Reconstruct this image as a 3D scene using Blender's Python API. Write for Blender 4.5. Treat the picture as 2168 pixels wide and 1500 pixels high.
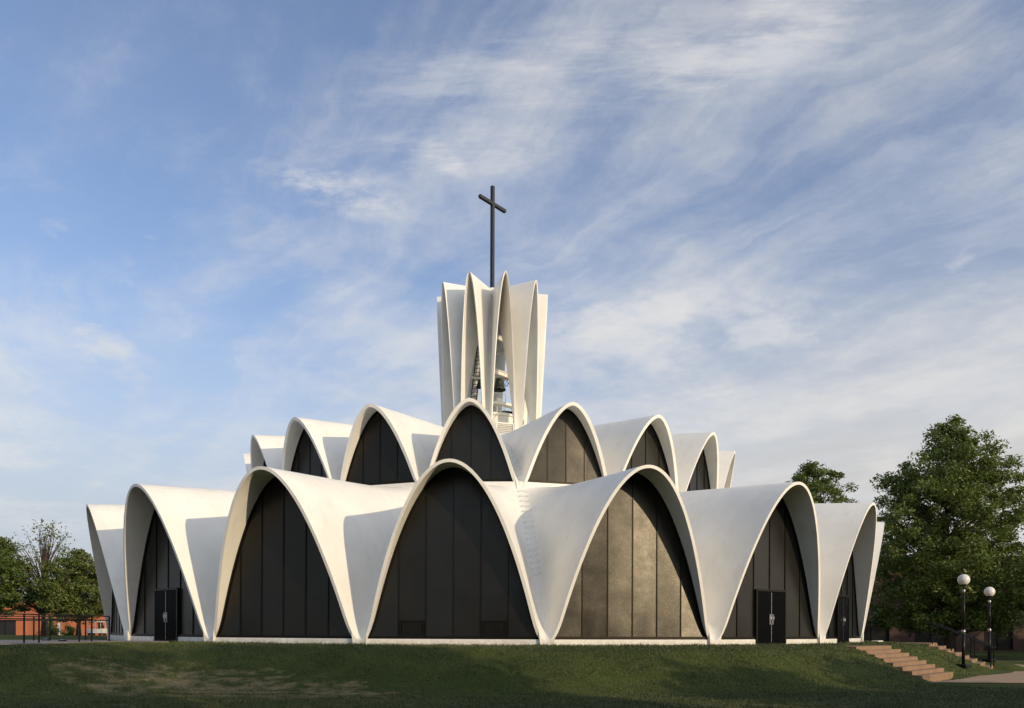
import bpy, math, random
import numpy as np
from math import sin, cos, tan, pi, radians, sqrt, atan2, hypot
for o in list(bpy.data.objects): bpy.data.objects.remove(o)
SC = bpy.context.scene
COL = SC.collection
D2R = pi/180

# ------------------------------------------------------------------ camera
CAM = (0.0, -49.245, 0.493)
cd = bpy.data.cameras.new('camera'); cam = bpy.data.objects.new('camera', cd); COL.objects.link(cam)
cd.sensor_width = 36; cd.lens = 1625.6/2168*36
cd.shift_y = 0.2697; cd.clip_start = 0.1; cd.clip_end = 6000
cam.location = CAM
cam.rotation_mode = 'XYZ'
from mathutils import Matrix, Vector
cam.rotation_euler = (Matrix.Rotation(-0.0275, 3, 'Z') @ Matrix.Rotation(pi/2, 3, 'X') @ Matrix.Rotation(0.0040, 3, 'Z')).to_euler()
SC.camera = cam

# ------------------------------------------------------------------ world, sun, exposure
SUN_AZ, SUN_EL = 46.5*D2R, 14.8*D2R            # azimuth from -Y (towards the viewer) to +X
SUN_STRENGTH, SKY_STRENGTH, EXPOSURE = 2.75, 0.138, 0.14
w = bpy.data.worlds.new('World'); SC.world = w; w.use_nodes = True
SC.view_settings.view_transform = 'Standard'; SC.view_settings.look = 'None'
SC.view_settings.exposure = EXPOSURE; SC.view_settings.gamma = 1
SC.view_settings.use_curve_mapping = False
sl = bpy.data.lights.new('sun', 'SUN'); sun = bpy.data.objects.new('sun', sl); COL.objects.link(sun)
sl.energy = SUN_STRENGTH; sl.angle = radians(0.6); sl.color = (1.0, 0.80, 0.53)
sv = Vector((sin(SUN_AZ)*cos(SUN_EL), -cos(SUN_AZ)*cos(SUN_EL), sin(SUN_EL)))
sun.rotation_euler = sv.to_track_quat('Z', 'Y').to_euler(); sun.location = (30, -60, 40)

class NT:
    """small helper round a node tree"""
    def __init__(s, tree): s.t = tree; s.n = tree.nodes; s.l = tree.links
    def add(s, kind, **kw):
        n = s.n.new(kind)
        for k, v in kw.items():
            if k == 'i':
                for kk, vv in v.items():
                    if hasattr(vv, 'is_linked') or isinstance(vv, bpy.types.NodeSocket): s.l.new(vv, n.inputs[kk])
                    else: n.inputs[kk].default_value = vv
            else: setattr(n, k, v)
        return n
    def math(s, op, a, b=None, c=None, clamp=False):
        n = s.n.new('ShaderNodeMath'); n.operation = op; n.use_clamp = clamp
        for i, v in enumerate((a, b, c)):
            if v is None: continue
            if isinstance(v, bpy.types.NodeSocket): s.l.new(v, n.inputs[i])
            else: n.inputs[i].default_value = v
        return n.outputs[0]
    def vmath(s, op, a, b=None):
        n = s.n.new('ShaderNodeVectorMath'); n.operation = op
        for i, v in enumerate((a, b)):
            if v is None: continue
            if isinstance(v, bpy.types.NodeSocket): s.l.new(v, n.inputs[i])
            else: n.inputs[i].default_value = v
        return n.outputs['Value'] if op in ('DOT_PRODUCT', 'LENGTH', 'DISTANCE') else n.outputs[0]
    def ramp(s, f, stops):
        n = s.n.new('ShaderNodeValToRGB'); cr = n.color_ramp
        while len(cr.elements) < len(stops): cr.elements.new(0.5)
        for e, (p, c) in zip(cr.elements, stops):
            e.position = p; e.color = c if len(c) == 4 else (*c, 1)
        s.l.new(f, n.inputs[0]); return n.outputs[0]
    def rng(s, v, a, b, c=0.0, d=1.0, smooth=True):
        n = s.n.new('ShaderNodeMapRange'); n.interpolation_type = 'SMOOTHSTEP' if smooth else 'LINEAR'
        s.l.new(v, n.inputs[0])
        for i, x in enumerate((a, b, c, d)): n.inputs[i+1].default_value = x
        return n.outputs[0]
    def noise(s, vec, scale, detail=4, rough=0.5, dist=0.0):
        n = s.n.new('ShaderNodeTexNoise'); s.l.new(vec, n.inputs['Vector'])
        n.inputs['Scale'].default_value = scale; n.inputs['Detail'].default_value = detail
        n.inputs['Roughness'].default_value = rough; n.inputs['Distortion'].default_value = dist
        return n.outputs[0]
    def mix(s, f, a, b):
        n = s.n.new('ShaderNodeMix'); n.data_type = 'RGBA'
        for k, v in ((0, f), (6, a), (7, b)):
            if isinstance(v, bpy.types.NodeSocket): s.l.new(v, n.inputs[k])
            else: n.inputs[k].default_value = v if not isinstance(v, tuple) or len(v) == 4 else (*v, 1)
        return n.outputs[2]
    def xyz(s, v):
        n = s.n.new('ShaderNodeSeparateXYZ'); s.l.new(v, n.inputs[0]); return n.outputs
    def comb(s, x, y, z):
        n = s.n.new('ShaderNodeCombineXYZ')
        for i, v in enumerate((x, y, z)):
            if isinstance(v, bpy.types.NodeSocket): s.l.new(v, n.inputs[i])
            else: n.inputs[i].default_value = v
        return n.outputs[0]

def build_world():
    T = NT(w.node_tree); T.n.clear()
    out = T.add('ShaderNodeOutputWorld'); bg = T.add('ShaderNodeBackground', i={'Strength': SKY_STRENGTH})
    T.l.new(bg.outputs[0], out.inputs[0])
    sky = T.add('ShaderNodeTexSky'); sky.sky_type = 'NISHITA'; sky.sun_disc = False
    sky.sun_elevation = SUN_EL; sky.sun_rotation = pi - SUN_AZ
    sky.air_density = 1.0; sky.dust_density = 0.6; sky.ozone_density = 2.5; sky.altitude = 150
    tc = T.add('ShaderNodeTexCoord').outputs['Generated']
    d = T.vmath('NORMALIZE', tc); x, y, z = T.xyz(d)
    zz = T.math('ADD', T.math('MAXIMUM', z, 0.0), 0.13)
    px = T.math('DIVIDE', x, zz); py = T.math('DIVIDE', y, zz)
    # thin high cloud drawn out along the wind (towards the left far distance)
    a = radians(40)
    u = T.math('ADD', T.math('MULTIPLY', px, -sin(a)), T.math('MULTIPLY', py, cos(a)))
    v = T.math('ADD', T.math('MULTIPLY', px, cos(a)), T.math('MULTIPLY', py, sin(a)))
    P = T.comb(px, py, 0.0)
    warp = T.noise(P, 0.7, 3, 0.5); warp2 = T.noise(T.vmath('ADD', P, (7.3, 2.1, 4.0)), 3.0, 5, 0.6)
    vw = T.math('ADD', v, T.math('ADD', T.math('MULTIPLY', T.math('SUBTRACT', warp, 0.5), 0.9), T.math('MULTIPLY', T.math('SUBTRACT', warp2, 0.5), 0.22)))
    uw = T.math('ADD', u, T.math('MULTIPLY', T.math('SUBTRACT', warp2, 0.5), 0.5))
    big = T.noise(T.comb(T.math('MULTIPLY', uw, 0.5), vw, 5.2), 0.8, 5, 0.55)
    wisp = T.noise(T.comb(T.math('MULTIPLY', uw, 0.22), T.math('MULTIPLY', vw, 1.5), 9.1), 2.4, 9, 0.64)
    soft = T.noise(T.vmath('ADD', P, (3.1, 8.8, 1.0)), 2.4, 8, 0.62)
    dens = T.math('ADD', T.math('ADD', T.math('MULTIPLY', big, 0.42), T.math('MULTIPLY', wisp, 0.34)), T.math('MULTIPLY', soft, 0.24))
    # thicker cloud towards the right and towards the horizon
    azim = T.math('DIVIDE', x, T.math('MAXIMUM', y, 0.15))
    dens = T.math('ADD', dens, T.math('MULTIPLY', T.math('MINIMUM', T.math('MAXIMUM', azim, -0.7), 0.8), 0.038))
    dens = T.math('ADD', dens, T.rng(z, 0.42, 0.02, 0.0, 0.05, False))
    cl = T.rng(dens, 0.425, 0.625, 0.08, 0.70)
    # low soft puffs
    pn = T.noise(T.vmath('MULTIPLY', d, (1, 1, 2.2)), 6.0, 7, 0.55)
    puff = T.math('MULTIPLY', T.rng(pn, 0.55, 0.72), T.math('MULTIPLY', T.rng(z, 0.05, 0.2), T.rng(z, 0.52, 0.36)))
    cl = T.math('MAXIMUM', cl, T.math('MULTIPLY', puff, 0.7))
    # single clouds: a soft puff and a scrap left of the cross, a low cream bank to the right, brighter cirrus overhead
    elev = T.math('DIVIDE', z, T.math('MAXIMUM', y, 0.15))
    brk = T.noise(T.comb(T.math('MULTIPLY', azim, 1.0), T.math('MULTIPLY', elev, 2.2), 0.7), 9.0, 8, 0.6)
    brk2 = T.noise(T.comb(T.math('ADD', azim, T.math('MULTIPLY', elev, -1.6)), T.math('MULTIPLY', elev, 4.0), 2.7), 4.5, 9, 0.66)
    front = T.math('GREATER_THAN', y, 0.2)
    for a_, e_, sa_, se_, tl, amt, tex, lo, hi in ((-0.205, 0.572, 0.085, 0.028, -0.22, 0.8, brk, 0.40, 0.62), (-0.06, 0.610, 0.028, 0.014, -0.5, 0.55, brk2, 0.44, 0.62), (-0.06, 0.62, 0.16, 0.03, 0.1, 0.45, brk2, 0.42, 0.68),
                                                  (0.20, 0.395, 0.24, 0.050, 0.05, 0.75, brk, 0.38, 0.64), (0.10, 0.31, 0.30, 0.04, 0.0, 0.55, brk, 0.40, 0.66), (0.16, 0.74, 0.30, 0.055, 0.12, 0.5, brk2, 0.38, 0.66), (0.42, 0.82, 0.16, 0.05, 0.5, 0.5, brk2, 0.38, 0.66)):
        da = T.math('SUBTRACT', azim, a_); de = T.math('SUBTRACT', T.math('SUBTRACT', elev, e_), T.math('MULTIPLY', da, tl))
        q = T.math('ADD', T.math('POWER', T.math('ABSOLUTE', T.math('DIVIDE', da, sa_)), 2.0), T.math('POWER', T.math('ABSOLUTE', T.math('DIVIDE', de, se_)), 2.0))
        g = T.math('MULTIPLY', T.math('MULTIPLY', T.rng(q, 2.2, 0.0), T.rng(tex, lo, hi)), T.math('MULTIPLY', front, amt))
        cl = T.math('SUBTRACT', 1.0, T.math('MULTIPLY', T.math('SUBTRACT', 1.0, cl), T.math('SUBTRACT', 1.0, g)))
    ccol = T.mix(T.rng(soft, 0.35, 0.65), (4.3, 4.45, 4.75, 1), (5.3, 5.2, 5.05, 1))
    # cloud and haze are brighter on the sun's side of the sky
    glow = T.math('MAXIMUM', T.vmath('DOT_PRODUCT', d, tuple(sv)), 0.0)
    glow = T.math('ADD', 1.0, T.math('MULTIPLY', T.math('POWER', glow, 1.5), 1.3))
    lowhaze = T.math('ADD', T.rng(z, 0.46, 0.06, 0.0, 0.95), T.math('MULTIPLY', T.rng(z, 0.55, 0.1), T.rng(azim, -0.05, 0.5, 0.0, 0.42)), clamp=True)
    tint = T.mix(1.0, sky.outputs[0], (1.0, 1.0, 1.0, 1)); tn = tint.node; tn.blend_type = 'MULTIPLY'; tn.inputs[7].default_value = (1.24, 1.16, 1.22, 1)
    base = T.mix(lowhaze, tint, T.mix(T.rng(azim, -0.5, 0.4), (3.35, 3.65, 4.05, 1), (3.85, 3.85, 3.85, 1)))
    col = T.mix(cl, base, ccol)
    gl = T.add('ShaderNodeVectorMath'); gl.operation = 'SCALE'; T.l.new(col, gl.inputs[0]); T.l.new(glow, gl.inputs['Scale'])
    gw = T.add('ShaderNodeMix'); gw.data_type = 'RGBA'; gw.blend_type = 'MULTIPLY'; T.l.new(T.rng(glow, 1.15, 2.2), gw.inputs[0]); T.l.new(gl.outputs[0], gw.inputs[6]); gw.inputs[7].default_value = (1.0, 0.92, 0.78, 1); col = gw.outputs[2]
    T.l.new(col, bg.inputs[0])
build_world()

# ------------------------------------------------------------------ materials
def new_mat(name):
    m = bpy.data.materials.new(name); m.use_nodes = True
    T = NT(m.node_tree); b = T.n['Principled BSDF']
    return m, T, b
def setb(b, **k):
    for kk, v in k.items(): b.inputs[kk.replace('_', ' ')].default_value = v
def bump(T, b, h, strength=0.3, dist=0.02):
    n = T.add('ShaderNodeBump', i={'Strength': strength, 'Distance': dist}); T.l.new(h, n.inputs['Height'])
    T.l.new(n.outputs[0], b.inputs['Normal'])
def simple(name, col, rough=0.5, metal=0.0, var=0.12, scale=6.0, bmp=0.0):
    m, T, b = new_mat(name); setb(b, Roughness=rough, Metallic=metal)
    oc = T.add('ShaderNodeTexCoord').outputs['Object']
    f = T.noise(oc, scale, 5, 0.6)
    c0 = tuple(c*(1-var) for c in col); c1 = tuple(min(1, c*(1+var)) for c in col)
    T.l.new(T.mix(T.rng(f, 0.3, 0.7), c0, c1), b.inputs['Base Color'])
    if bmp: bump(T, b, T.noise(oc, scale*8, 4, 0.6), bmp, 0.01)
    return m
M = {}
def mat_concrete():
    m, T, b = new_mat('white_painted_concrete'); setb(b, Roughness=0.55)
    geo = T.add('ShaderNodeNewGeometry').outputs['Position']
    n1 = T.noise(geo, 0.55, 6, 0.6); n2 = T.noise(geo, 5.0, 6, 0.65)
    st = T.noise(T.vmath('MULTIPLY', geo, (1.6, 1.6, 0.22)), 1.6, 6, 0.62)
    c = T.mix(T.rng(n1, 0.32, 0.72), (0.74, 0.72, 0.66), (0.82, 0.795, 0.735))
    c = T.mix(T.rng(st, 0.50, 0.80, 0.0, 0.55), c, (0.61, 0.60, 0.56))
    c = T.mix(T.rng(n2, 0.62, 0.8, 0.0, 0.25), c, (0.62, 0.60, 0.55))
    # weather grime just above the soil
    z = T.xyz(geo)[2]
    gr = T.math('MULTIPLY', T.rng(z, 0.32, -0.08), T.rng(n2, 0.30, 0.62))
    c = T.mix(T.math('MULTIPLY', gr, 0.65), c, (0.40, 0.36, 0.29))
    T.l.new(c, b.inputs['Base Color'])
    bump(T, b, T.math('ADD', T.noise(geo, 26.0, 5, 0.6), T.math('MULTIPLY', T.noise(geo, 2.2, 3, 0.5), 2.5)), 0.18, 0.02)
    return m
M['white'] = mat_concrete()
M['trim'] = simple('white_painted_metal', (0.72, 0.70, 0.63), 0.5, 0, 0.06)
def mat_screen():
    m, T, b = new_mat('dark_textured_screen'); setb(b, Metallic=0.0, Roughness=0.36); b.inputs['Specular IOR Level'].default_value = 0.34; b.inputs['Specular Tint'].default_value = (1.0, 0.94, 0.82, 1)
    oc = T.add('ShaderNodeTexCoord').outputs['Object']
    x, y, z = T.xyz(oc)
    # rows of small raised bumps on slightly wavy sheets
    v = T.add('ShaderNodeTexVoronoi', i={'Scale': 34.0, 'Randomness': 0.3}); v.feature = 'F1'
    T.l.new(T.comb(T.math('ADD', x, T.math('MULTIPLY', z, 0.5)), 0.0, T.math('MULTIPLY', z, 0.9)), v.inputs['Vector'])
    dots = T.rng(v.outputs['Distance'], 0.55, 0.05)
    n1 = T.noise(oc, 0.9, 4, 0.6); n2 = T.noise(oc, 4.0, 5, 0.65)
    c = T.mix(T.rng(n1, 0.3, 0.7), (0.0038, 0.0037, 0.0033), (0.0072, 0.0069, 0.0058))
    T.l.new(c, b.inputs['Base Color'])
    T.l.new(T.math('ADD', 0.275, T.math('MULTIPLY', n2, 0.13)), b.inputs['Roughness'])
    # the moulded facets tip a little upwards and vary from bump to bump
    nrm = T.add('ShaderNodeNewGeometry').outputs['Normal']
    cell = T.vmath('MULTIPLY', T.vmath('SUBTRACT', v.outputs['Color'], (0.5, 0.5, 0.5)), (0.025, 0.025, 0.025))
    n3 = T.n.new('ShaderNodeTexNoise'); T.l.new(oc, n3.inputs['Vector']); n3.inputs['Scale'].default_value = 1.3; n3.inputs['Detail'].default_value = 5
    wav = T.vmath('MULTIPLY', T.vmath('SUBTRACT', n3.outputs['Color'], (0.5, 0.5, 0.5)), (0.10, 0.10, 0.10))
    wn = T.n.new('ShaderNodeTexWhiteNoise'); wn.noise_dimensions = '1D'; T.l.new(T.math('FLOOR', x), wn.inputs['W'])      # each sheet hangs a little differently
    pan = T.vmath('MULTIPLY', T.vmath('SUBTRACT', wn.outputs['Color'], (0.5, 0.5, 0.5)), (0.07, 0.07, 0.07)); wav = T.vmath('ADD', wav, pan)
    nn = T.vmath('NORMALIZE', T.vmath('ADD', T.vmath('ADD', nrm, (0, 0, 0.055)), T.vmath('ADD', cell, wav)))
    T.l.new(nn, b.inputs['Normal'])
    return m
M['screen'] = mat_screen()
M['frame'] = simple('dark_bronze_frame', (0.0058, 0.0056, 0.0049), 0.36, 0.0, 0.2)
M['frame'].node_tree.nodes['Principled BSDF'].inputs['Specular Tint'].default_value = (1.0, 0.88, 0.7, 1)
M['doorblack'] = simple('black_gloss_door', (0.004, 0.004, 0.0045), 0.22, 0, 0.2)
for k_, v_ in (('frame', 0.22), ('doorblack', 0.015)): M[k_].node_tree.nodes['Principled BSDF'].inputs['Specular IOR Level'].default_value = v_
M['steel'] = simple('brushed_steel', (0.40, 0.39, 0.38), 0.28, 1.0, 0.1)
M['black'] = simple('black_painted_metal', (0.010, 0.010, 0.011), 0.35, 0, 0.2)
M['black'].node_tree.nodes['Principled BSDF'].inputs['Specular IOR Level'].default_value = 0.2
M['crossmetal'] = simple('dark_grey_cross_metal', (0.011, 0.013, 0.014), 0.45, 0.0, 0.2)
M['bronze'] = simple('weathered_bronze', (0.045, 0.052, 0.042), 0.45, 0.6, 0.35, 9)
M['dark'] = simple('dark_interior', (0.012, 0.011, 0.010), 0.3, 0, 0.2)
M['step'] = simple('tan_concrete_step', (0.235, 0.145, 0.085), 0.85, 0, 0.14, 2.5, 0.25)
M['path'] = simple('tan_concrete_path', (0.31, 0.21, 0.13), 0.9, 0, 0.12, 1.2, 0.2)
M['greypath'] = simple('grey_concrete_path', (0.20, 0.175, 0.16), 0.9, 0, 0.15, 1.2, 0.2)
def mat_brick(name, c1, c2, mortar):
    m, T, b = new_mat(name); setb(b, Roughness=0.85)
    oc = T.add('ShaderNodeTexCoord').outputs['Object']; x, y, z = T.xyz(oc)
    br = T.add('ShaderNodeTexBrick', i={'Color1': (*c1, 1), 'Color2': (*c2, 1), 'Mortar': (*mortar, 1), 'Scale': 4.0, 'Mortar Size': 0.012})
    T.l.new(T.comb(T.math('ADD', x, y), z, 0.0), br.inputs['Vector'])
    n = T.noise(oc, 0.8, 5, 0.6)
    c = T.mix(T.rng(n, 0.3, 0.75, 0, 0.35), br.outputs[0], tuple(k*0.7 for k in c1))
    T.l.new(c, b.inputs['Base Color']); bump(T, b, br.outputs['Fac'], 0.3, 0.01)
    return m
M['brick'] = mat_brick('red_brick', (0.50, 0.15, 0.062), (0.42, 0.12, 0.05), (0.30, 0.17, 0.11))
M['brownbrick'] = mat_brick('brown_brick', (0.085, 0.045, 0.03), (0.065, 0.035, 0.024), (0.08, 0.055, 0.042))
def mat_leaf(name, c1, c2):
    m, T, b = new_mat(name)
    geo = T.add('ShaderNodeNewGeometry').outputs['Position']
    n = T.noise(geo, 0.9, 4, 0.6); n2 = T.noise(geo, 9.0, 3, 0.6)
    c = T.mix(T.rng(T.math('ADD', T.math('MULTIPLY', n, 0.5), T.math('MULTIPLY', n2, 0.5)), 0.36, 0.64), c1, c2)
    T.l.new(c, b.inputs['Base Color']); setb(b, Roughness=0.5)
    tr = T.add('ShaderNodeBsdfTranslucent'); T.l.new(c, tr.inputs[0])
    mx = T.add('ShaderNodeMixShader', i={0: 0.28}); T.l.new(b.outputs[0], mx.inputs[1]); T.l.new(tr.outputs[0], mx.inputs[2])
    T.l.new(mx.outputs[0], T.n['Material Output'].inputs[0]); return m
M['oakleaf'] = mat_leaf('oak_leaves', (0.072, 0.108, 0.015), (0.155, 0.20, 0.036))
M['darkleaf'] = mat_leaf('dark_leaves', (0.062, 0.10, 0.018), (0.125, 0.170, 0.038))
M['yellowleaf'] = mat_leaf('yellow_green_leaves', (0.068, 0.10, 0.018), (0.15, 0.185, 0.038))
M['bark'] = simple('bark', (0.075, 0.052, 0.038), 0.9, 0, 0.3, 3, 0.4)
M['vinyl'] = simple('clear_vinyl_cover', (0.55, 0.54, 0.50), 0.3, 0, 0.1)
M['globe'] = simple('white_lamp_globe', (0.72, 0.68, 0.63), 0.16, 0, 0.03)

def lawn_colour(T):
    geo = T.add('ShaderNodeNewGeometry').outputs['Position']
    x, y, z = T.xyz(geo)
    fl = T.comb(x, y, 0.0)
    n1 = T.noise(fl, 0.28, 5, 0.6); n2 = T.noise(fl, 2.6, 5, 0.65); n3 = T.noise(fl, 22.0, 3, 0.6)
    g = T.mix(T.rng(n1, 0.33, 0.68), (0.044, 0.064, 0.014), (0.072, 0.090, 0.021))
    g = T.mix(T.rng(n2, 0.45, 0.75, 0, 0.55), g, (0.038, 0.041, 0.011))
    g = T.mix(T.rng(n3, 0.5, 0.8, 0, 0.5), g, (0.105, 0.098, 0.032))
    # dry straw: a long worn strip in the left foreground, thin strips and scattered spots elsewhere
    st = T.comb(T.math('MULTIPLY', x, 0.75), T.math('MULTIPLY', y, 1.5), 2.0)
    s1 = T.noise(st, 1.5, 8, 0.74)
    ex = T.math('DIVIDE', T.math('ADD', x, 8.0), 7.0)
    yc = T.math('ADD', -25.9, T.math('MULTIPLY', T.math('ADD', x, 12.0), -0.22))
    ey = T.math('DIVIDE', T.math('SUBTRACT', y, yc), 2.3)
    el = T.math('ADD', T.math('MULTIPLY', ex, ex), T.math('MULTIPLY', ey, ey))
    band = T.rng(el, 1.35, 0.0)
    ey2 = T.math('DIVIDE', T.math('ADD', y, 30.6), 1.5)
    band2 = T.rng(T.math('MULTIPLY', ey2, ey2), 1.2, 0.0, 0.0, 0.42)
    thr = T.math('SUBTRACT', 0.632, T.math('MULTIPLY', T.math('MAXIMUM', band, band2), 0.20))
    straw = T.math('SMOOTH_MIN', 1.0, T.math('MULTIPLY', T.math('MAXIMUM', T.math('SUBTRACT', s1, thr), 0.0), 7.0), 0.2)
    straw = T.math('MINIMUM', straw, 0.9)
    straw = T.math('MULTIPLY', straw, T.rng(n3, 0.25, 0.6, 0.45, 1.0))
    sc = T.mix(n3, (0.15, 0.115, 0.06), (0.38, 0.30, 0.17))
    return T.mix(straw, g, sc), n3, n2
def mat_lawn():
    m, T, b = new_mat('lawn'); setb(b, Roughness=0.95); b.inputs['Specular IOR Level'].default_value = 0.15
    c, n3, n2 = lawn_colour(T); T.l.new(c, b.inputs['Base Color'])
    bump(T, b, T.math('ADD', n3, n2), 0.7, 0.06); return m
def mat_blades():
    m, T, b = new_mat('grass_blades'); setb(b, Roughness=0.6)
    c, n3, n2 = lawn_colour(T)
    T.l.new(c, b.inputs['Base Color'])
    return m
M['lawn'] = mat_lawn(); M['blades'] = mat_blades()

# ------------------------------------------------------------------ object helpers
def mesh_obj(name, verts, faces, mat, parent=None, smooth=False, smooth_faces=None):
    me = bpy.data.meshes.new(name)
    me.from_pydata([tuple(map(float, v)) for v in verts], [], [tuple(int(i) for i in f) for f in faces]); me.update()
    if smooth_faces is not None: me.polygons.foreach_set('use_smooth', smooth_faces)
    elif smooth: me.polygons.foreach_set('use_smooth', [True]*len(me.polygons))
    me.materials.append(M[mat] if isinstance(mat, str) else mat)
    o = bpy.data.objects.new(name, me); COL.objects.link(o); o.parent = parent
    return o
def tag(o, label=None, cat=None, group=None, kind=None):
    if label: o['label'] = label
    if cat: o['category'] = cat
    if group: o['group'] = group
    if kind: o['kind'] = kind
    return o
def empty(name, loc=(0, 0, 0), rz=0.0, parent=None):
    o = bpy.data.objects.new(name, None); COL.objects.link(o); o.location = loc; o.rotation_euler = (0, 0, rz); o.parent = parent
    o.empty_display_size = 0.3
    return o
def copy_tree(o, parent=None):
    c = o.copy(); COL.objects.link(c); c.parent = parent
    for ch in list(o.children): copy_tree(ch, c)
    return c
class MB:
    """collects boxes, tubes and lathes into one mesh"""
    def __init__(s): s.v = []; s.f = []; s.sm = []
    def add(s, v, f, sm=False):
        n = len(s.v); s.v += [tuple(p) for p in v]; s.f += [tuple(i+n for i in q) for q in f]; s.sm += [sm]*len(f); return s
    def box(s, c, d, rz=0.0, bev=0.0):
        hx, hy, hz = d[0]/2, d[1]/2, d[2]/2; ca, sa = cos(rz), sin(rz)
        def P(x, y, z): return (c[0]+x*ca-y*sa, c[1]+x*sa+y*ca, c[2]+z)
        if bev <= 0:
            v = [P(x, y, z) for z in (-hz, hz) for x, y in ((-hx, -hy), (hx, -hy), (hx, hy), (-hx, hy))]
            return s.add(v, [(3, 2, 1, 0), (4, 5, 6, 7), (0, 1, 5, 4), (1, 2, 6, 5), (2, 3, 7, 6), (3, 0, 4, 7)])
        b = min(bev, hx*.9, hy*.9, hz*.9); v = []
        for z, k in ((-hz, b), (-hz+b, 0), (hz-b, 0), (hz, b)):
            ax, ay = hx-k, hy-k; cc = b*0.6 if k == 0 else 0
            for x, y in ((-ax, -ay), (ax, -ay), (ax, ay), (-ax, ay)): v.append(P(x, y, z))
        f = [(3, 2, 1, 0), (12, 13, 14, 15)]
        for L in range(3):
            for i in range(4):
                j = (i+1) % 4; f.append((L*4+i, L*4+j, L*4+4+j, L*4+4+i))
        return s.add(v, f)
    def tube(s, pts, r, n=8, cap=True, sm=True):
        pts = [Vector(p) for p in pts]; rs = r if isinstance(r, (list, tuple)) else [r]*len(pts)
        v = []; f = []; up = None
        for i, p in enumerate(pts):
            t = (pts[min(i+1, len(pts)-1)]-pts[max(i-1, 0)]).normalized()
            if up is None: up = Vector((0, 0, 1)) if abs(t.z) < 0.9 else Vector((1, 0, 0))
            a = t.cross(up).normalized(); b = a.cross(t).normalized(); up = b
            for k in range(n):
                q = p + (a*cos(2*pi*k/n)+b*sin(2*pi*k/n))*rs[i]; v.append(tuple(q))
        for i in range(len(pts)-1):
            for k in range(n):
                j = (k+1) % n; f.append((i*n+k, i*n+j, (i+1)*n+j, (i+1)*n+k))
        if cap: f.append(tuple(range(n-1, -1, -1))); f.append(tuple((len(pts)-1)*n+k for k in range(n)))
        return s.add(v, f, sm)
    def lathe(s, prof, c=(0, 0, 0), n=24, sm=True, caps=True):
        v = []; f = []
        for r, z in prof:
            for k in range(n): v.append((c[0]+r*cos(2*pi*k/n), c[1]+r*sin(2*pi*k/n), c[2]+z))
        for i in range(len(prof)-1):
            for k in range(n):
                j = (k+1) % n; f.append((i*n+k, i*n+j, (i+1)*n+j, (i+1)*n+k))
        if caps: f.append(tuple(range(n-1, -1, -1))); f.append(tuple((len(prof)-1)*n+k for k in range(n)))
        return s.add(v, f, sm)
    def build(s, name, mat, parent=None, loc=None, rz=None):
        o = mesh_obj(name, s.v, s.f, mat, parent, smooth_faces=s.sm)
        if loc is not None: o.location = loc
        if rz is not None: o.rotation_euler = (0, 0, rz)
        return o

# ------------------------------------------------------------------ ground
STAIRS = [dict(cx=15.78, cy=-18.08, az=43.5*D2R, width=3.9, n=8, rise=0.148, run=0.335, ztop=-0.10),
          dict(cx=21.55, cy=-12.45, az=53*D2R, width=3.0, n=8, rise=0.15, run=0.335, ztop=-0.05)]
def sstep(a, b, x):
    t = np.clip((x-a)/(b-a), 0, 1); return t*t*(3-2*t)
def ground_h(x, y):
    x = np.asarray(x, float); y = np.asarray(y, float)
    r = np.hypot(x, y)
    az = np.degrees(np.arctan2(x, -y)); stz = np.exp(-((az-43)/9.0)**2)
    d1 = r-23.7+0.35*stz-0.55*np.exp(-((az-61)/7.0)**2)
    # the flat top runs on to the left and to the back
    d2 = np.maximum(np.maximum(x+15.0, -(y+24.0)-(x+15.0)*0.05), 0)
    d2 = np.where((x < -15) & (y > -24.0), 0, np.hypot(np.maximum(x+15.0, 0), np.maximum(-(y+24.0), 0)))
    d1 = np.maximum(d1, 0); k = 7.0; hk = np.clip(0.5+0.5*(d2-d1)/k, 0, 1)   # soft union of the disc and the left terrace
    d = np.maximum(d2+(d1-d2)*hk-k*hk*(1-hk), 0)*1.0
    d = np.where((d1 == 0) | (d2 == 0), 0, d)
    low = -1.36
    h = -0.07+(low+0.07)*sstep(0.0, 1.0, d/(4.3-0.9*stz))
    h = np.maximum(h, -0.95-0.16*((x-24.75)**2+(y+12.15)**2))
    for S in STAIRS:                          # the soil under each flight of steps
        sa, ca_ = sin(S['az']), cos(S['az']); u = (x-S['cx'])*ca_+(y-S['cy'])*sa; v = (x-S['cx'])*sa-(y-S['cy'])*ca_
        bed = S['ztop']-0.30-np.clip(v/S['run'], 0, S['n'])*S['rise']
        h = np.where((np.abs(u) < S['width']/2-0.25) & (v > -0.6) & (v < S['run']*S['n']), np.minimum(h, bed), h)
    far = sstep(24, 60, -x)*sstep(-30, 10, y)
    h = np.where(d2 == 0, h-0.42*far, h)
    h = h+0.05*np.sin(x*0.31+1.0)*np.sin(y*0.27)*sstep(4, 9, d)
    return h
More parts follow.
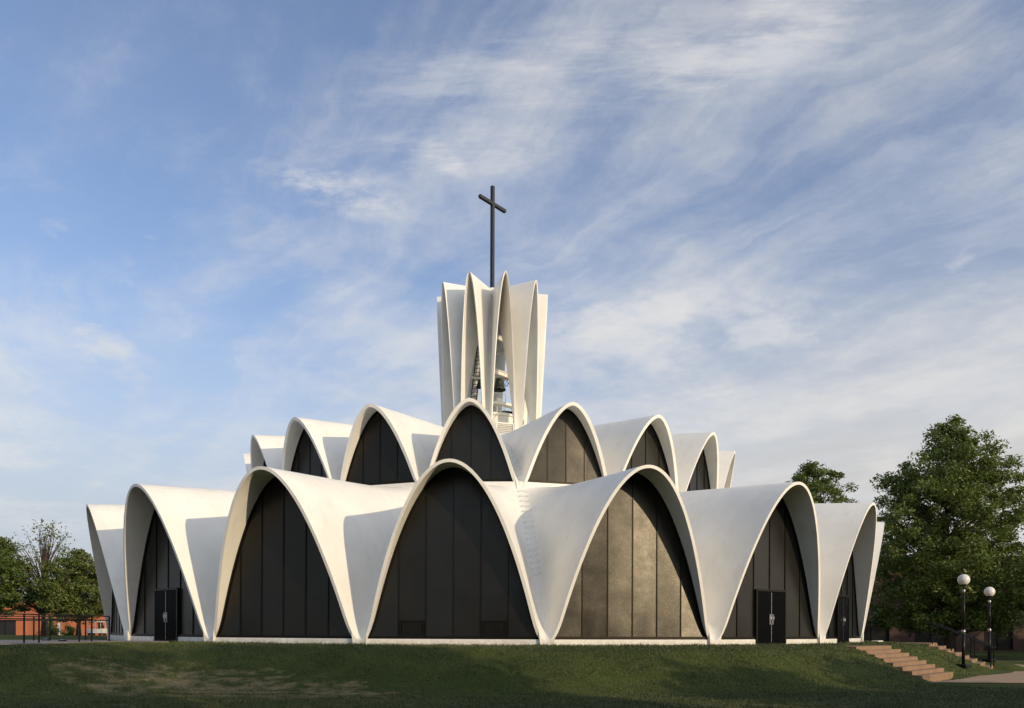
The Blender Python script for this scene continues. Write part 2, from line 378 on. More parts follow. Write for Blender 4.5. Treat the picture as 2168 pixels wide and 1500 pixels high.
def build_ground():
    xs = np.concatenate([[-900, -500, -300, -200, -140, -100], np.arange(-80, -30, 2.5), np.arange(-30, 34, 0.5), np.arange(34, 80, 2.5), [90, 110, 150, 220, 350, 600, 900]])
    ys = np.concatenate([[-300, -150, -100], np.arange(-70, -36, 2), np.arange(-36, 0, 0.5), np.arange(0, 70, 2.5), [80, 100, 140, 200, 300, 500, 900, 1600]])
    X, Y = np.meshgrid(xs, ys); Z = ground_h(X, Y)
    v = np.stack([X, Y, Z], -1).reshape(-1, 3); nx, ny = len(xs), len(ys)
    f = [(j*nx+i, j*nx+i+1, (j+1)*nx+i+1, (j+1)*nx+i) for j in range(ny-1) for i in range(nx-1)]
    tag(mesh_obj('ground', v, f, 'lawn', smooth=True), 'green lawn with dry straw patches rising to a low mound', 'lawn', kind='structure')
build_ground()
def build_grass():
    rs = np.random.RandomState(5)
    n = 540000
    u = rs.rand(n); d0, d1 = 15.5, 39.0
    d = 1/(1/d0+(1/d1-1/d0)*u)               # denser near the viewer
    hx = (rs.rand(n)*1.42-0.70)*1.0
    x = CAM[0]+d*(hx+0.0275); y = CAM[1]+d
    r = np.hypot(x, y); keep = (r > 21.75)
    az = np.degrees(np.arctan2(x, -y))
    for S in STAIRS:
        sa, ca_ = sin(S['az']), cos(S['az']); uu = (x-S['cx'])*ca_+(y-S['cy'])*sa; vv = (x-S['cx'])*sa-(y-S['cy'])*ca_
        keep &= ~((np.abs(uu) < S['width']/2+0.03) & (vv > -1.4) & (vv < S['run']*S['n']+0.1))
    keep &= ~((r > 26.9) & (az > 35) & (y > -26))                      # the path
    keep &= ~((x < -15.0) & (y > -24.6+(x+16.6)*1.0) & (y > -27.2))    # the walkway
    keep &= ~((r < 23.4) & (x < -12.8) & (y > -18.5))
    x, y, d = x[keep], y[keep], d[keep]; n = len(x); z = ground_h(x, y)-0.005
    hgt = (0.022+0.038*rs.rand(n)**1.6); wd = (0.006+0.006*rs.rand(n))*(d/18)
    cl = 0.5+0.5*np.sin(x*1.9+1.3*np.sin(y*2.3))*np.sin(y*2.7+1.1*np.sin(x*1.7)); hgt *= 0.7+0.75*cl
    edge = (np.hypot(x, y) < 22.45) & (rs.rand(n) < 0.7); hgt = np.where(edge, hgt*1.5+0.05*rs.rand(n), hgt)
    a = rs.rand(n)*2*pi; lean = hgt*(0.2+0.9*rs.rand(n)); la = rs.rand(n)*2*pi
    V = np.empty((n, 3, 3))
    V[:, 0] = np.stack([x-np.cos(a)*wd, y-np.sin(a)*wd, z], -1); V[:, 1] = np.stack([x+np.cos(a)*wd, y+np.sin(a)*wd, z], -1)
    V[:, 2] = np.stack([x+np.cos(la)*lean, y+np.sin(la)*lean, z+hgt], -1)
    me = bpy.data.meshes.new('grass'); me.vertices.add(n*3); me.vertices.foreach_set('co', V.ravel())
    me.loops.add(n*3); me.loops.foreach_set('vertex_index', np.arange(n*3)); me.polygons.add(n)
    me.polygons.foreach_set('loop_start', np.arange(n)*3); me.update(); me.validate()
    me.materials.append(M['blades']); o = bpy.data.objects.new('grass', me); COL.objects.link(o)
    tag(o, 'short mown grass blades across the lawn in front of the church', 'grass', kind='stuff')
build_grass()
def sheet(name, pts, z, mat, label, cat, thick=0.0, kind='structure'):
    # a flat polygon sheet; z may be a function of x, y
    zf = z if callable(z) else (lambda x, y: z)
    v = [(x, y, zf(x, y)) for x, y in pts]; n = len(v)
    f = [tuple(range(n))]
    if thick:
        v += [(x, y, zz-thick) for x, y, zz in v[:n]]
        f += [(i, i+n, (i+1) % n+n, (i+1) % n) for i in range(n)]
    return tag(mesh_obj(name, v, f, mat), label, cat, kind=kind)

# ------------------------------------------------------------------ church shells
A0, U0, T0 = 0.093, -0.066, -0.085
church = tag(empty('church'), 'white round church with rings of parabolic concrete vaults and a bell tower', 'church')
class Tier:
    def __init__(s, N, RA, ZA, RS, ZS, RI, ZCI, ZVI, ap, th, vexp=1.0, texp=1.0):
        s.N, s.RA, s.ZA, s.RS, s.ZS, s.RI, s.ZCI, s.ZVI, s.th, s.vexp, s.texp = N, RA, ZA, RS, ZS, RI, ZCI, ZVI, th, vexp, texp
        a, p = ap; s.a, s.p = a, p
        q = np.linspace(0.6, 0.9999, 20000)           # where the arch curve turns into the round bottom of the valley
        s.s1 = float(q[np.argmin(np.abs(1-a*q**p-a*p*q**(p-1)*(1-q)/2))])
        s.half = pi/N
    def G(s, q):                                   # 0 on the crest, 1 in the valley
        q = np.abs(q); q1 = s.s1; b = s.a*s.p*q1**(s.p-1)/(2*(1-q1))
        return np.where(q < q1, s.a*q**s.p, 1-b*(1-q)**2)
    def rz(s, t, q):
        g = s.G(q); rr = s.RA+(s.RS-s.RA)*g; r = rr+(s.RI-rr)*t
        zc = s.ZA+(s.ZCI-s.ZA)*t; zv = s.ZS+(s.ZVI-s.ZS)*np.power(np.maximum(t, 0), s.vexp)
        return r, zc+(zv-zc)*g
    def P(s, t, q):
        r, z = s.rz(t, q); a = q*s.half
        return np.stack([r*np.sin(a), -r*np.cos(a), z], -1)
    def z_at(s, r, q):                             # outer surface height at radius r
        g = s.G(q); rr = s.RA+(s.RS-s.RA)*g; t = (r-rr)/(s.RI-rr)
        return s.rz(t, q)[1], t
    def shell(s, NS=56, NTT=26, skirt=None):
        qs = np.sin(np.linspace(-pi/2, pi/2, NS+1)*0.72)/sin(pi/2*0.72)
        ts = np.linspace(0, 1, NTT+1)**s.texp
        TT, QQ = np.meshgrid(ts, qs, indexing='ij'); P = s.P(TT, QQ)
        e = 1e-4
        dt = s.P(TT+e, QQ)-P
        dq = s.P(TT, np.clip(QQ+e, -1, 1))-s.P(TT, np.clip(QQ-e, -1, 1))
        n = np.cross(dq, dt); n /= np.maximum(np.linalg.norm(n, axis=-1, keepdims=True), 1e-12)
        n *= np.sign(n[:, n.shape[1]//2, 2].mean())
        for k in (0, -1):                          # on the valley line the offset stays in the valley's plane
            a = QQ[:, k]*s.half; tang = np.stack([np.cos(a), np.sin(a), 0*a], -1)
            n[:, k] -= (n[:, k]*tang).sum(-1, keepdims=True)*tang
            n[:, k] /= np.linalg.norm(n[:, k], axis=-1, keepdims=True)
        I = P-n*s.th
        h, wd = P.shape[:2]; v = np.concatenate([P.reshape(-1, 3), I.reshape(-1, 3)]); f = []; sm = []
        idx = lambda i, j, o: o+i*wd+j
        for i in range(h-1):
            for j in range(wd-1):
                f.append((idx(i, j, 0), idx(i, j+1, 0), idx(i+1, j+1, 0), idx(i+1, j, 0))); sm.append(True)
                o = h*wd; f.append((idx(i+1, j, o), idx(i+1, j+1, o), idx(i, j+1, o), idx(i, j, o))); sm.append(True)
        n0 = len(v); v = np.concatenate([v, P[0], I[0]])     # rim strip with its own vertices
        for j in range(wd-1): f.append((n0+wd+j, n0+wd+j+1, n0+j+1, n0+j)); sm.append(True)
        if skirt is not None:                                # the foot runs straight down into the ground
            keep = [j for j in range(wd) if abs(qs[j]) >= 0.89]
            for side in (-1, 1):
                js = [j for j in keep if qs[j]*side > 0]; m0 = len(v)
                qb = np.array([side*(1-(1-abs(qs[j]))*0.62) for j in js])
                top = P[0][js].copy(); k_ = 1+0.004/np.hypot(top[:, 0], top[:, 1])[:, None]; top[:, :2] *= k_
                rb = np.hypot(top[:, 0], top[:, 1]).max()-0.02
                bot = np.stack([rb*np.sin(qb*s.half), -rb*np.cos(qb*s.half), 0*qb+skirt], -1)
                v = np.concatenate([v, top, bot]); L = len(js)
                for k in range(L-1): f.append((m0+L+k, m0+L+k+1, m0+k+1, m0+k)); sm.append(True)
                e0 = 0 if side > 0 else L-1                  # close the free side of the foot
                m1 = len(v); p = top[e0]; pb = bot[e0]; q2 = I[4][js[e0]]; k2 = 0.97
                v = np.concatenate([v, [p, q2, (pb[0]*k2, pb[1]*k2, skirt), pb]])
                f.append((m1, m1+1, m1+2, m1+3)); sm.append(False)
        return v, f, sm
    def outline(s, plane, zb, sink=0.5, n=60, w=None):
        """window outline in the plane y = -plane: list of (x, ztop)"""
        um = plane*tan(s.half)*0.995; us = np.linspace(-um, um, 401)
        r = np.hypot(plane, us); q = np.arctan2(us, plane)/s.half
        z, t = s.z_at(r, q); sl = np.gradient(z, us); z = z-s.th*sink*np.sqrt(1+sl*sl)
        ok = z > zb; us, z = us[ok], z[ok]
        k = np.linspace(0, len(us)-1, n).astype(int); return us[k], z[k]

LOW = Tier(20, 22.78, 6.40, 21.72, 0.10, 14.25, 7.10, 7.10, (1.165, 2.0), 0.115)
UPP = Tier(20, 15.05, 10.83, 14.45, 7.08, 3.9, 12.05, 12.1, (1.13, 1.82), 0.15, 0.85)
TOW = Tier(10, 3.57, 21.94, 3.03, 9.6, 0.10, 22.25, 22.2, (1.27, 2.0), 0.075, 1/1.8, 1.9)

def window_meshes(tier, plane, zb, mull, name_loc):
    us, z = tier.outline(plane, zb)
    y = -plane; n = len(us)
    v = [(u, y, zb) for u in us]+[(u, y, zz) for u, zz in zip(us, z)]
    f = [(i, i+1, n+i+1, n+i) for i in range(n-1)]
    fr = MB()
    # frame along the arch
    def ztop(u): return float(np.interp(u, us, z))
    wv = []; wf = []
    for i in range(n):
        du = us[min(i+1, n-1)]-us[max(i-1, 0)]; dz = z[min(i+1, n-1)]-z[max(i-1, 0)]; L = hypot(du, dz)
        nx, nz = dz/L, -du/L
        wv += [(us[i], y-0.05, z[i]), (us[i]+nx*0.13*1.0, y-0.05, z[i]+nz*0.13), (us[i]+nx*0.13, y, z[i]+nz*0.13)]
    for i in range(n-1):
        a, b = i*3, i*3+3; wf += [(a, a+1, b+1, b), (a+1, a+2, b+2, b+1)]
    fr.add(wv, wf)
    for u in mull:
        zt = ztop(u)-0.03; fr.box((u, y-0.012, (zb+zt)/2), (0.038, 0.04, zt-zb), 0)
    w_ = us[-1]-us[0]
    fr.box(((us[0]+us[-1])/2, y-0.033, zb+0.055), (w_-0.16, 0.062, 0.11))
    return (v, f), fr

# --- lower ring
lv, lf, lsm = LOW.shell(skirt=-0.6)
vproto = mesh_obj('vault', lv, lf, 'white', church, smooth_faces=lsm)
WPL = 21.35
(wv, wf), wfr = window_meshes(LOW, WPL, 0.16, (-2.0, -1.0, 0.0, 1.0, 2.0), None)
wproto = mesh_obj('window', wv, wf, 'screen', church)
fproto = wfr.build('window_frame', 'frame', wproto)
um = 21.42*tan(pi/20)
def plinth_part(x, wdt):
    mb = MB(); mb.box((x, -21.28, -0.25), (wdt, 0.32, 0.82), 0, 0.015); return mb.build('plinth', 'white', church)
pproto = plinth_part(0, 2*um); GAP = 0.98
pleft = plinth_part(-(GAP+um)/2, um-GAP); pright = plinth_part((GAP+um)/2, um-GAP)
DOOR_ARCHES = (1, 5, 6)
AZ_L = [A0+18*D2R*(i-3.5) for i in range(20)]
for i, az in enumerate(AZ_L):
    o = vproto if i == 0 else copy_tree(vproto, church); o.rotation_euler = (0, 0, az)
    wn = wproto if i == 0 else copy_tree(wproto, church); wn.rotation_euler = (0, 0, az)
    for pr in ((pleft, pright) if i in DOOR_ARCHES else (pproto,)):
        p = pr if i == 0 or i == DOOR_ARCHES[0] else copy_tree(pr, church); p.rotation_euler = (0, 0, az)
    o['group'] = 'lower ring vaults'; wn['group'] = 'lower ring windows'
    if i == 3:
        for u in (-1.5, 1.5):
            h = MB(); y = -WPL-0.02
            h.box((u, y-0.012, 0.56), (0.74, 0.02, 0.46)).box((u, y-0.03, 0.815), (0.90, 0.05, 0.05)).box((u, y-0.03, 0.305), (0.90, 0.05, 0.05))
            for sx in (-1, 1): h.box((u+sx*0.425, y-0.03, 0.56), (0.05, 0.05, 0.46))
            h.build('vent_panel', 'frame', wn)
# doors
def make_door():
    d = MB(); y = -WPL-0.055
    for sx in (-1, 1): d.box((sx*0.437, y-0.02, 1.06), (0.855, 0.055, 2.08), 0, 0.008)
    do = d.build('door', 'doorblack', church)
    f = MB()
    for sx in (-1, 1): f.box((sx*0.915, y, 1.08), (0.085, 0.13, 2.20))
    f.box((0, y, 2.155), (1.745, 0.13, 0.085)); f.box((0, y-0.03, 0.0), (1.745, 0.2, 0.035))
    f.build('door_frame', 'frame', do)
    for sx in (-1, 1):
        h = MB()
        h.box((sx*0.085, y-0.052, 0.98), (0.07, 0.012, 0.42), 0, 0.004)
        h.tube([(sx*0.085, y-0.055, 1.13), (sx*0.085, y-0.10, 1.13), (sx*0.085, y-0.10, 0.83), (sx*0.085, y-0.055, 0.83)], 0.016, 8)
        h.build('handle', 'steel', do)
    s = MB()
    s.box((0, y-0.052, 1.06), (0.022, 0.012, 2.02)); s.build('meeting_strip', 'steel', do)
    return do
dproto = make_door()
for k, i in enumerate(DOOR_ARCHES):
    dd = dproto if k == 0 else copy_tree(dproto, church)
    dd.rotation_euler = (0, 0, AZ_L[i])
# --- upper ring
uv, uf, usm = UPP.shell(skirt=6.85)
vu = mesh_obj('vault', uv, uf, 'white', church, smooth_faces=usm)
UPL = 14.10
(wv, wf), wfr = window_meshes(UPP, UPL, 7.27, (-1.82, -0.91, 0.0, 0.91, 1.82), None)
wu = mesh_obj('window', wv, wf, 'screen', church); wfr.build('window_frame', 'frame', wu)
um = 14.30*tan(pi/20); mb = MB(); mb.box((0, -14.13, 6.96), (2*um, 0.30, 0.58), 0, 0.01)
pu = mb.build('plinth', 'white', church)
for i in range(20):
    az = U0+18*D2R*(i-4)
    for pr in (vu, wu, pu):
        o = pr if i == 0 else copy_tree(pr, church); o.rotation_euler = (0, 0, az)
        if pr is vu: o['group'] = 'upper ring vaults'
        if pr is wu: o['group'] = 'upper ring windows'
# --- roof over the centre and drum under the tower
mb = MB(); mb.lathe([(4.25, 11.75), (4.25, 12.0), (3.9, 12.14), (0.2, 12.2)], n=64, sm=False); mb.build('roof', 'white', church)
mb = MB(); mb.lathe([(2.0, 12.1), (2.0, 13.75), (2.08, 13.75), (2.08, 13.88), (1.95, 13.95), (0.1, 14.1)], n=48, sm=False)
drum = mb.build('drum', 'trim', church)
for k in range(4):                                  # crossed tie rods in front of the drum
    a = T0+36*D2R*(k-1); p = lambda aa, z: (2.62*sin(aa), -2.62*cos(aa), z)
    mb = MB(); mb.tube([p(a-0.27, 12.3), p(a, 12.98), p(a+0.27, 13.8)], 0.018, 6); mb.build('tie_rod', 'steel', church)
# --- bell tower petals
tv, tf, tsm = TOW.shell(NS=44, NTT=40)
tp = mesh_obj('tower_vault', tv, tf, 'white', church, smooth_faces=tsm)
for i in range(10):
    o = tp if i == 0 else copy_tree(tp, church); o.rotation_euler = (0, 0, T0+36*D2R*(i-2.5)); o['group'] = 'bell tower vaults'
# --- cross
ca = 46.7*D2R
mb = MB(); mb.box((0, 0, 25.2), (0.20, 0.20, 7.5), ca, 0.012); cr = mb.build('cross', 'crossmetal', church)
mb = MB()
for sg in (-1, 1):
    c = sg*(0.10+0.55); mb.box((c*cos(ca), c*sin(ca), 27.82), (1.10, 0.196, 0.21), ca, 0.012)
mb.build('crossbar', 'crossmetal', cr)
mb = MB(); mb.lathe([(0.42, 21.75), (0.36, 22.3), (0.2, 22.36)], n=20); mb.build('cross_base', 'white', cr)
# --- inside the bell tower: beams, gallery, ladder
bd = Vector((cos(ca), sin(ca), 0)); bn = Vector((-bd.y, bd.x, 0))
def beam(p0, p1, wdt, hgt, name='beam', mat='trim'):
    p0, p1 = Vector(p0), Vector(p1); d = p1-p0; c = (p0+p1)/2
    m = MB(); a = atan2(d.y, d.x)
    m.box(c, (d.length, wdt, hgt*0.18), a); L = d.length
    m2 = MB(); m2.box(c+Vector((0, 0, hgt*0.41)), (L, wdt, hgt*0.18), a).box(c-Vector((0, 0, hgt*0.41)), (L, wdt, hgt*0.18), a).box(c, (L, wdt*0.3, hgt*0.64), a)
    return m2.build(name, mat, church)
for off in (-0.85, 0.85):
    c = bn*off; beam(c-bd*2.0+Vector((0, 0, 16.75)), c+bd*2.0+Vector((0, 0, 16.75)), 0.16, 0.30)
for off in (-0.5, 0.5):
    c = bd*off*2; beam(c-bn*1.1+Vector((0, 0, 18.7)), c+bn*1.1+Vector((0, 0, 18.7)), 0.15, 0.28)
c = bn*(-0.75); beam(c-bd*1.3+Vector((0, 0, 18.99)), c+bd*1.3+Vector((0, 0, 18.99)), 0.14, 0.26)
mb = MB(); mb.lathe([(1.75, 14.5), (1.75, 14.66), (1.35, 14.66), (1.35, 14.5), (1.75, 14.5)], n=40, sm=False, caps=False)
gal = mb.build('gallery', 'trim', church)
mb = MB()
mb.tube([(1.70*cos(t), 1.70*sin(t), 15.18) for t in np.linspace(0, 2*pi, 33)], 0.018, 6)
for k in range(12): t = 2*pi*k/12; mb.box((1.70*cos(t), 1.70*sin(t), 14.92), (0.035, 0.035, 0.52), t)
mb.build('railing', 'trim', gal)
for k in range(5):
    t = T0+36*D2R*(2*k)+0.3; mb = MB(); mb.box((1.55*sin(t), -1.55*cos(t), 14.27), (0.1, 0.1, 0.46), t); mb.build('gallery_post', 'trim', gal)
mb = MB(); L0, L1 = Vector((-1.18, -0.35, 14.95)), Vector((-0.72, 0.2, 19.0)); ww = Vector((0.19, -0.05, 0))
for sg in (-1, 1): mb.tube([L0+ww*sg, L1+ww*sg], 0.035, 6)
lad = mb.build('tower_ladder', 'black', church)
mb = MB()
for k in range(15): p = L0+(L1-L0)*((k+0.5)/15); mb.tube([p-ww, p+ww], 0.018, 6)
mb.build('rung', 'black', lad)
mb = MB()
mb.box((0.95, 0.3, 14.32), (0.75, 0.6, 0.5), 0.4, 0.03)
mb.build('equipment_box', 'frame', church)
mb = MB()
mb.box((0.42, -1.5, 14.78), (0.34, 0.24, 0.24), 0.5, 0.02); mb.build('junction_box', 'trim', church)
# louvred vent in the upper valley
va = 15.5*D2R; ve = MB(); yv = -2.98
ve.box((0.0, yv, 12.98), (1.12, 0.12, 0.07)).box((0, yv+0.06, 12.5), (1.0, 0.04, 0.92))
for sx in (-1, 1): ve.box((sx*0.53, yv, 12.5), (0.06, 0.12, 0.89))
vent = ve.build('vent_box', 'trim', church); vent.rotation_euler = (0, 0, va)
mb = MB()
for k in range(8): z = 12.1+k*0.105; mb.add([(-0.5, yv-0.05, z), (0.5, yv-0.05, z), (0.5, yv+0.035, z+0.075), (-0.5, yv+0.035, z+0.075)], [(0, 1, 2, 3)])
mb.build('louvre', 'trim', vent)
# climbing rungs up the valleys
def rungs(tier, az, n, t0, t1, off):
    for k in range(n):
        t = t0+(t1-t0)*k/(n-1); qs = np.array([off-0.02, off, off+0.02])
        wdt = 0.19
        r, z = tier.rz(np.float64(t), np.float64(off)); a0_ = off*tier.half
        c = np.array([r*sin(a0_), -r*cos(a0_), z]); tg = np.array([cos(a0_), sin(a0_), 0])
        e = 1e-3; dtv = tier.P(np.float64(t+e), np.float64(off))-tier.P(np.float64(t), np.float64(off))
        dqv = tier.P(np.float64(t), np.float64(off+e))-tier.P(np.float64(t), np.float64(off-e)); dqv = dqv/np.linalg.norm(dqv)
        nn = np.cross(dqv, dtv); nn /= np.linalg.norm(nn); nn *= np.sign(nn[2])
        p0, p1 = c-dqv*wdt, c+dqv*wdt
        mb = MB(); mb.tube([p0-nn*0.03, p0+nn*0.13, p1+nn*0.13, p1-nn*0.03], 0.015, 6)
        o = mb.build('climbing_rung', 'trim', church); o.rotation_euler = (0, 0, az)
rungs(LOW, A0+9*D2R, 17, 0.36, 0.985, -0.975)
rungs(UPP, U0+18*D2R, 13, 0.04, 0.50, -0.95)

# ------------------------------------------------------------------ bells
def make_bell(loc, s, label, grp='tower bells'):
    e = tag(empty('bell', loc, -66*D2R), label, 'bell', grp)
    prof = [(0.05, 0.0), (0.24, -0.02), (0.29, -0.10), (0.31, -0.3), (0.36, -0.52), (0.46, -0.70), (0.50, -0.80), (0.49, -0.84), (0.45, -0.82), (0.38, -0.70), (0.30, -0.5), (0.24, -0.1), (0.03, -0.06)]
    mb = MB(); mb.lathe([(r*s, z*s) for r, z in prof], n=28); mb.build('bell_body', 'bronze', e)
    mb = MB(); mb.tube([(0, 0, -0.1*s), (0, 0, -0.8*s)], 0.02, 6); mb.lathe([(0.01, -0.98*s), (0.05*s, -0.88*s), (0.09*s, -0.8*s), (0.01, -0.7*s)], n=12); mb.build('clapper', 'bronze', e)
    mb = MB(); mb.box((0, 0, 0.10*s), (0.16, 1.3, 0.2*s), 0, 0.02).box((0, 0, 0.0), (0.2, 0.2, 0.06)); mb.build('yoke', 'trim', e)
    mb = MB(); R = 0.52*s; yy = 0.62*s
    mb.tube([(R*cos(t), yy, 0.08*s+R*sin(t)) for t in np.linspace(0, 2*pi, 29)], 0.022, 6)
    for k in range(3): t = pi*k/3; mb.tube([(-R*cos(t), yy, 0.08*s-R*sin(t)), (R*cos(t), yy, 0.08*s+R*sin(t))], 0.014, 5)
    mb.build('bell_wheel', 'black', e); return e
make_bell((0.47, -0.15, 16.55), 0.86, 'bronze bell with spoked wheel hanging in the right opening of the tower')
make_bell((-0.72, -0.1, 16.5), 0.6, 'smaller bronze bell half hidden by the left leg of the tower')

# ------------------------------------------------------------------ stairs, paths
def make_stairs(cx, cy, az, width, n, rise, run, ztop, label):
    """centre of the top nosing; descends along azimuth az"""
    e = tag(empty('stairs', (cx, cy, 0), az), label, 'stairs')
    # local: -y is downhill
    for k in range(n):
        mb = MB(); z1 = ztop-rise*k
        y0 = -run*k
        mb.box((0, y0+run*0.5-0.02 if k else y0+0.65, z1-0.45), (width, run+0.04 if k else 1.3, 0.9), 0, 0.006)
        mb.build('step', 'step', e)
    return e
make_stairs(**STAIRS[0], label='wide flight of eight tan concrete steps without handrails below the church door')
S2 = STAIRS[1]
make_stairs(**S2, label='tan concrete steps with black handrails behind the lamp post')
def loc2(S, u, v, z):       # u along width, v downhill
    a = S['az']; dx, dy = sin(a), -cos(a); wx, wy = cos(a), sin(a)
    return (S['cx']+wx*u+dx*v, S['cy']+wy*u+dy*v, z)
def handrail(S, u, label):
    e = tag(empty('handrail', loc2(S, u, 0, S['ztop']), S['az']), label, 'handrail', 'stair handrails')
    L = S['run']*(S['n']-1); drop = S['rise']*(S['n']-1)
    for k in range(4):
        v = 0.10+L*k/3; st = int(v/S['run']); zb = -S['rise']*st
        mb = MB(); mb.box((0, -v, zb+0.46-0.02), (0.05, 0.05, 0.96)); mb.build('post', 'black', e)
    for h, nm in ((0.93, 'top_rail'), (0.50, 'lower_rail')):
        if h < 0.6: continue
        mb = MB(); mb.tube([(0, 0.25, h), (0, -0.10, h), (0, -0.1-L, h-drop), (0, -0.2-L, h-drop-0.10)], 0.03, 8); mb.build(nm, 'black', e)
handrail(S2, -1.35, 'nearer black metal handrail on the edge of the tan steps')
handrail(S2, 0.55, 'farther black metal handrail standing on the tan steps')
# tan path at the bottom of the stairs
ring = []
for a in np.linspace(36, 84, 22): ring.append((27.0*sin(a*D2R)*1.0, -27.0*cos(a*D2R)))
outer = [(46, 2), (60, -14), (40, -26), (26, -27.5), (21.5, -24.4), (19.6, -22.2)]
sheet('path', ring+outer, -1.335, 'path', 'tan concrete path at the foot of the steps', 'path')
sheet('walkway', [(-15.2, -15.2), (-15.9, -17.6), (-16.2, -21.5), (-16.6, -24.2), (-18.6, -27), (-30, -27), (-24.5, -16.5), (-18.6, -13.2)], lambda x, y: -0.03 if y > -20 else -0.045, 'greypath', 'grey concrete walkway leading to the left church door', 'path', 0.05)
sheet('door_pad', [(-13.0, -16.2), (-13.9, -17.6), (-15.0, -17.4), (-15.4, -15.4), (-14.2, -14.7)], -0.026, 'greypath', 'grey pad before the left door', 'path', 0.05)
# left railings
def railing(pts, label, posts, ztop=1.0):
    e = tag(empty('railing', (*pts[0], 0)), label, 'railing', 'black railings along the left walkway'); o = Vector((*pts[0], 0))
    P = [Vector((*p, 0))-o for p in pts]
    d = [0]
    for a, b in zip(P, P[1:]): d.append(d[-1]+(b-a).length)
    def at(t):
        t *= d[-1]
        for i in range(len(P)-1):
            if t <= d[i+1]+1e-6: return P[i]+(P[i+1]-P[i])*((t-d[i])/(d[i+1]-d[i]))
        return P[-1]
    for t in posts:
        p = at(t); mb = MB(); mb.box((p.x, p.y, ztop/2-0.05), (0.045, 0.045, ztop+0.1)); mb.build('post', 'black', e)
    for h in (ztop, ztop-0.17):
        mb = MB(); mb.tube([p+Vector((0, 0, h)) for p in P], 0.022, 8); mb.build('rail', 'black', e)
    return e
railing([(-17.9, -25.0), (-16.75, -21.0), (-15.85, -16.9)], 'nearer black railing ending beside the church', (0.02, 0.25, 0.48, 0.56, 0.80, 0.88, 1.0))
railing([(-24.5, -18.3), (-20.8, -16.4), (-17.7, -15.2)], 'farther black railing across the walkway', (0.0, 0.25, 0.42, 0.55, 0.74, 0.82, 1.0))

# ------------------------------------------------------------------ lamps
def make_lamp(x, y, H, label):
    z = float(ground_h(x, y)); e = tag(empty('lamp_post', (x, y, z)), label, 'lamp post', 'globe lamp posts by the steps')
    mb = MB(); mb.box((0, 0, 0.06), (0.46, 0.46, 0.16), 0.5, 0.02); mb.build('base', 'black', e)
    mb = MB(); mb.tube([(0, 0, 0.13), (0, 0, 1.55)], 0.066, 14).tube([(0, 0, 1.55), (0, 0, H-0.72)], 0.052, 14).tube([(0, 0, H-0.72), (0, 0, H-0.42)], 0.035, 10); mb.build('pole', 'black', e)
    for zz, r in ((1.55, 0.066), (H-0.74, 0.055)):
        mb = MB(); mb.lathe([(r*0.9, -0.09), (r*1.15, -0.075), (r*1.15, -0.02), (r*1.35, 0.0), (r*1.15, 0.02), (r*1.15, 0.07), (r*0.9, 0.085)], (0, 0, zz), 16); mb.build('collar', 'steel', e)
    R = 0.245; prof = [(R*cos(t), R*sin(t)) for t in np.linspace(-58, 89.9, 22)*D2R]
    mb = MB(); mb.lathe(prof, (0, 0, H-R), 32); mb.build('globe', 'globe', e)
    mb = MB(); mb.lathe([(0.05, -0.08), (0.12, -0.03), (0.125, 0.02)], (0, 0, H-0.44), 16); mb.build('globe_holder', 'black', e)
make_lamp(20.55, -16.4, 4.05, 'nearer globe lamp post on the grass between the two flights of steps')
make_lamp(24.5, -12.15, 3.68, 'farther globe lamp post beside the handrailed steps')

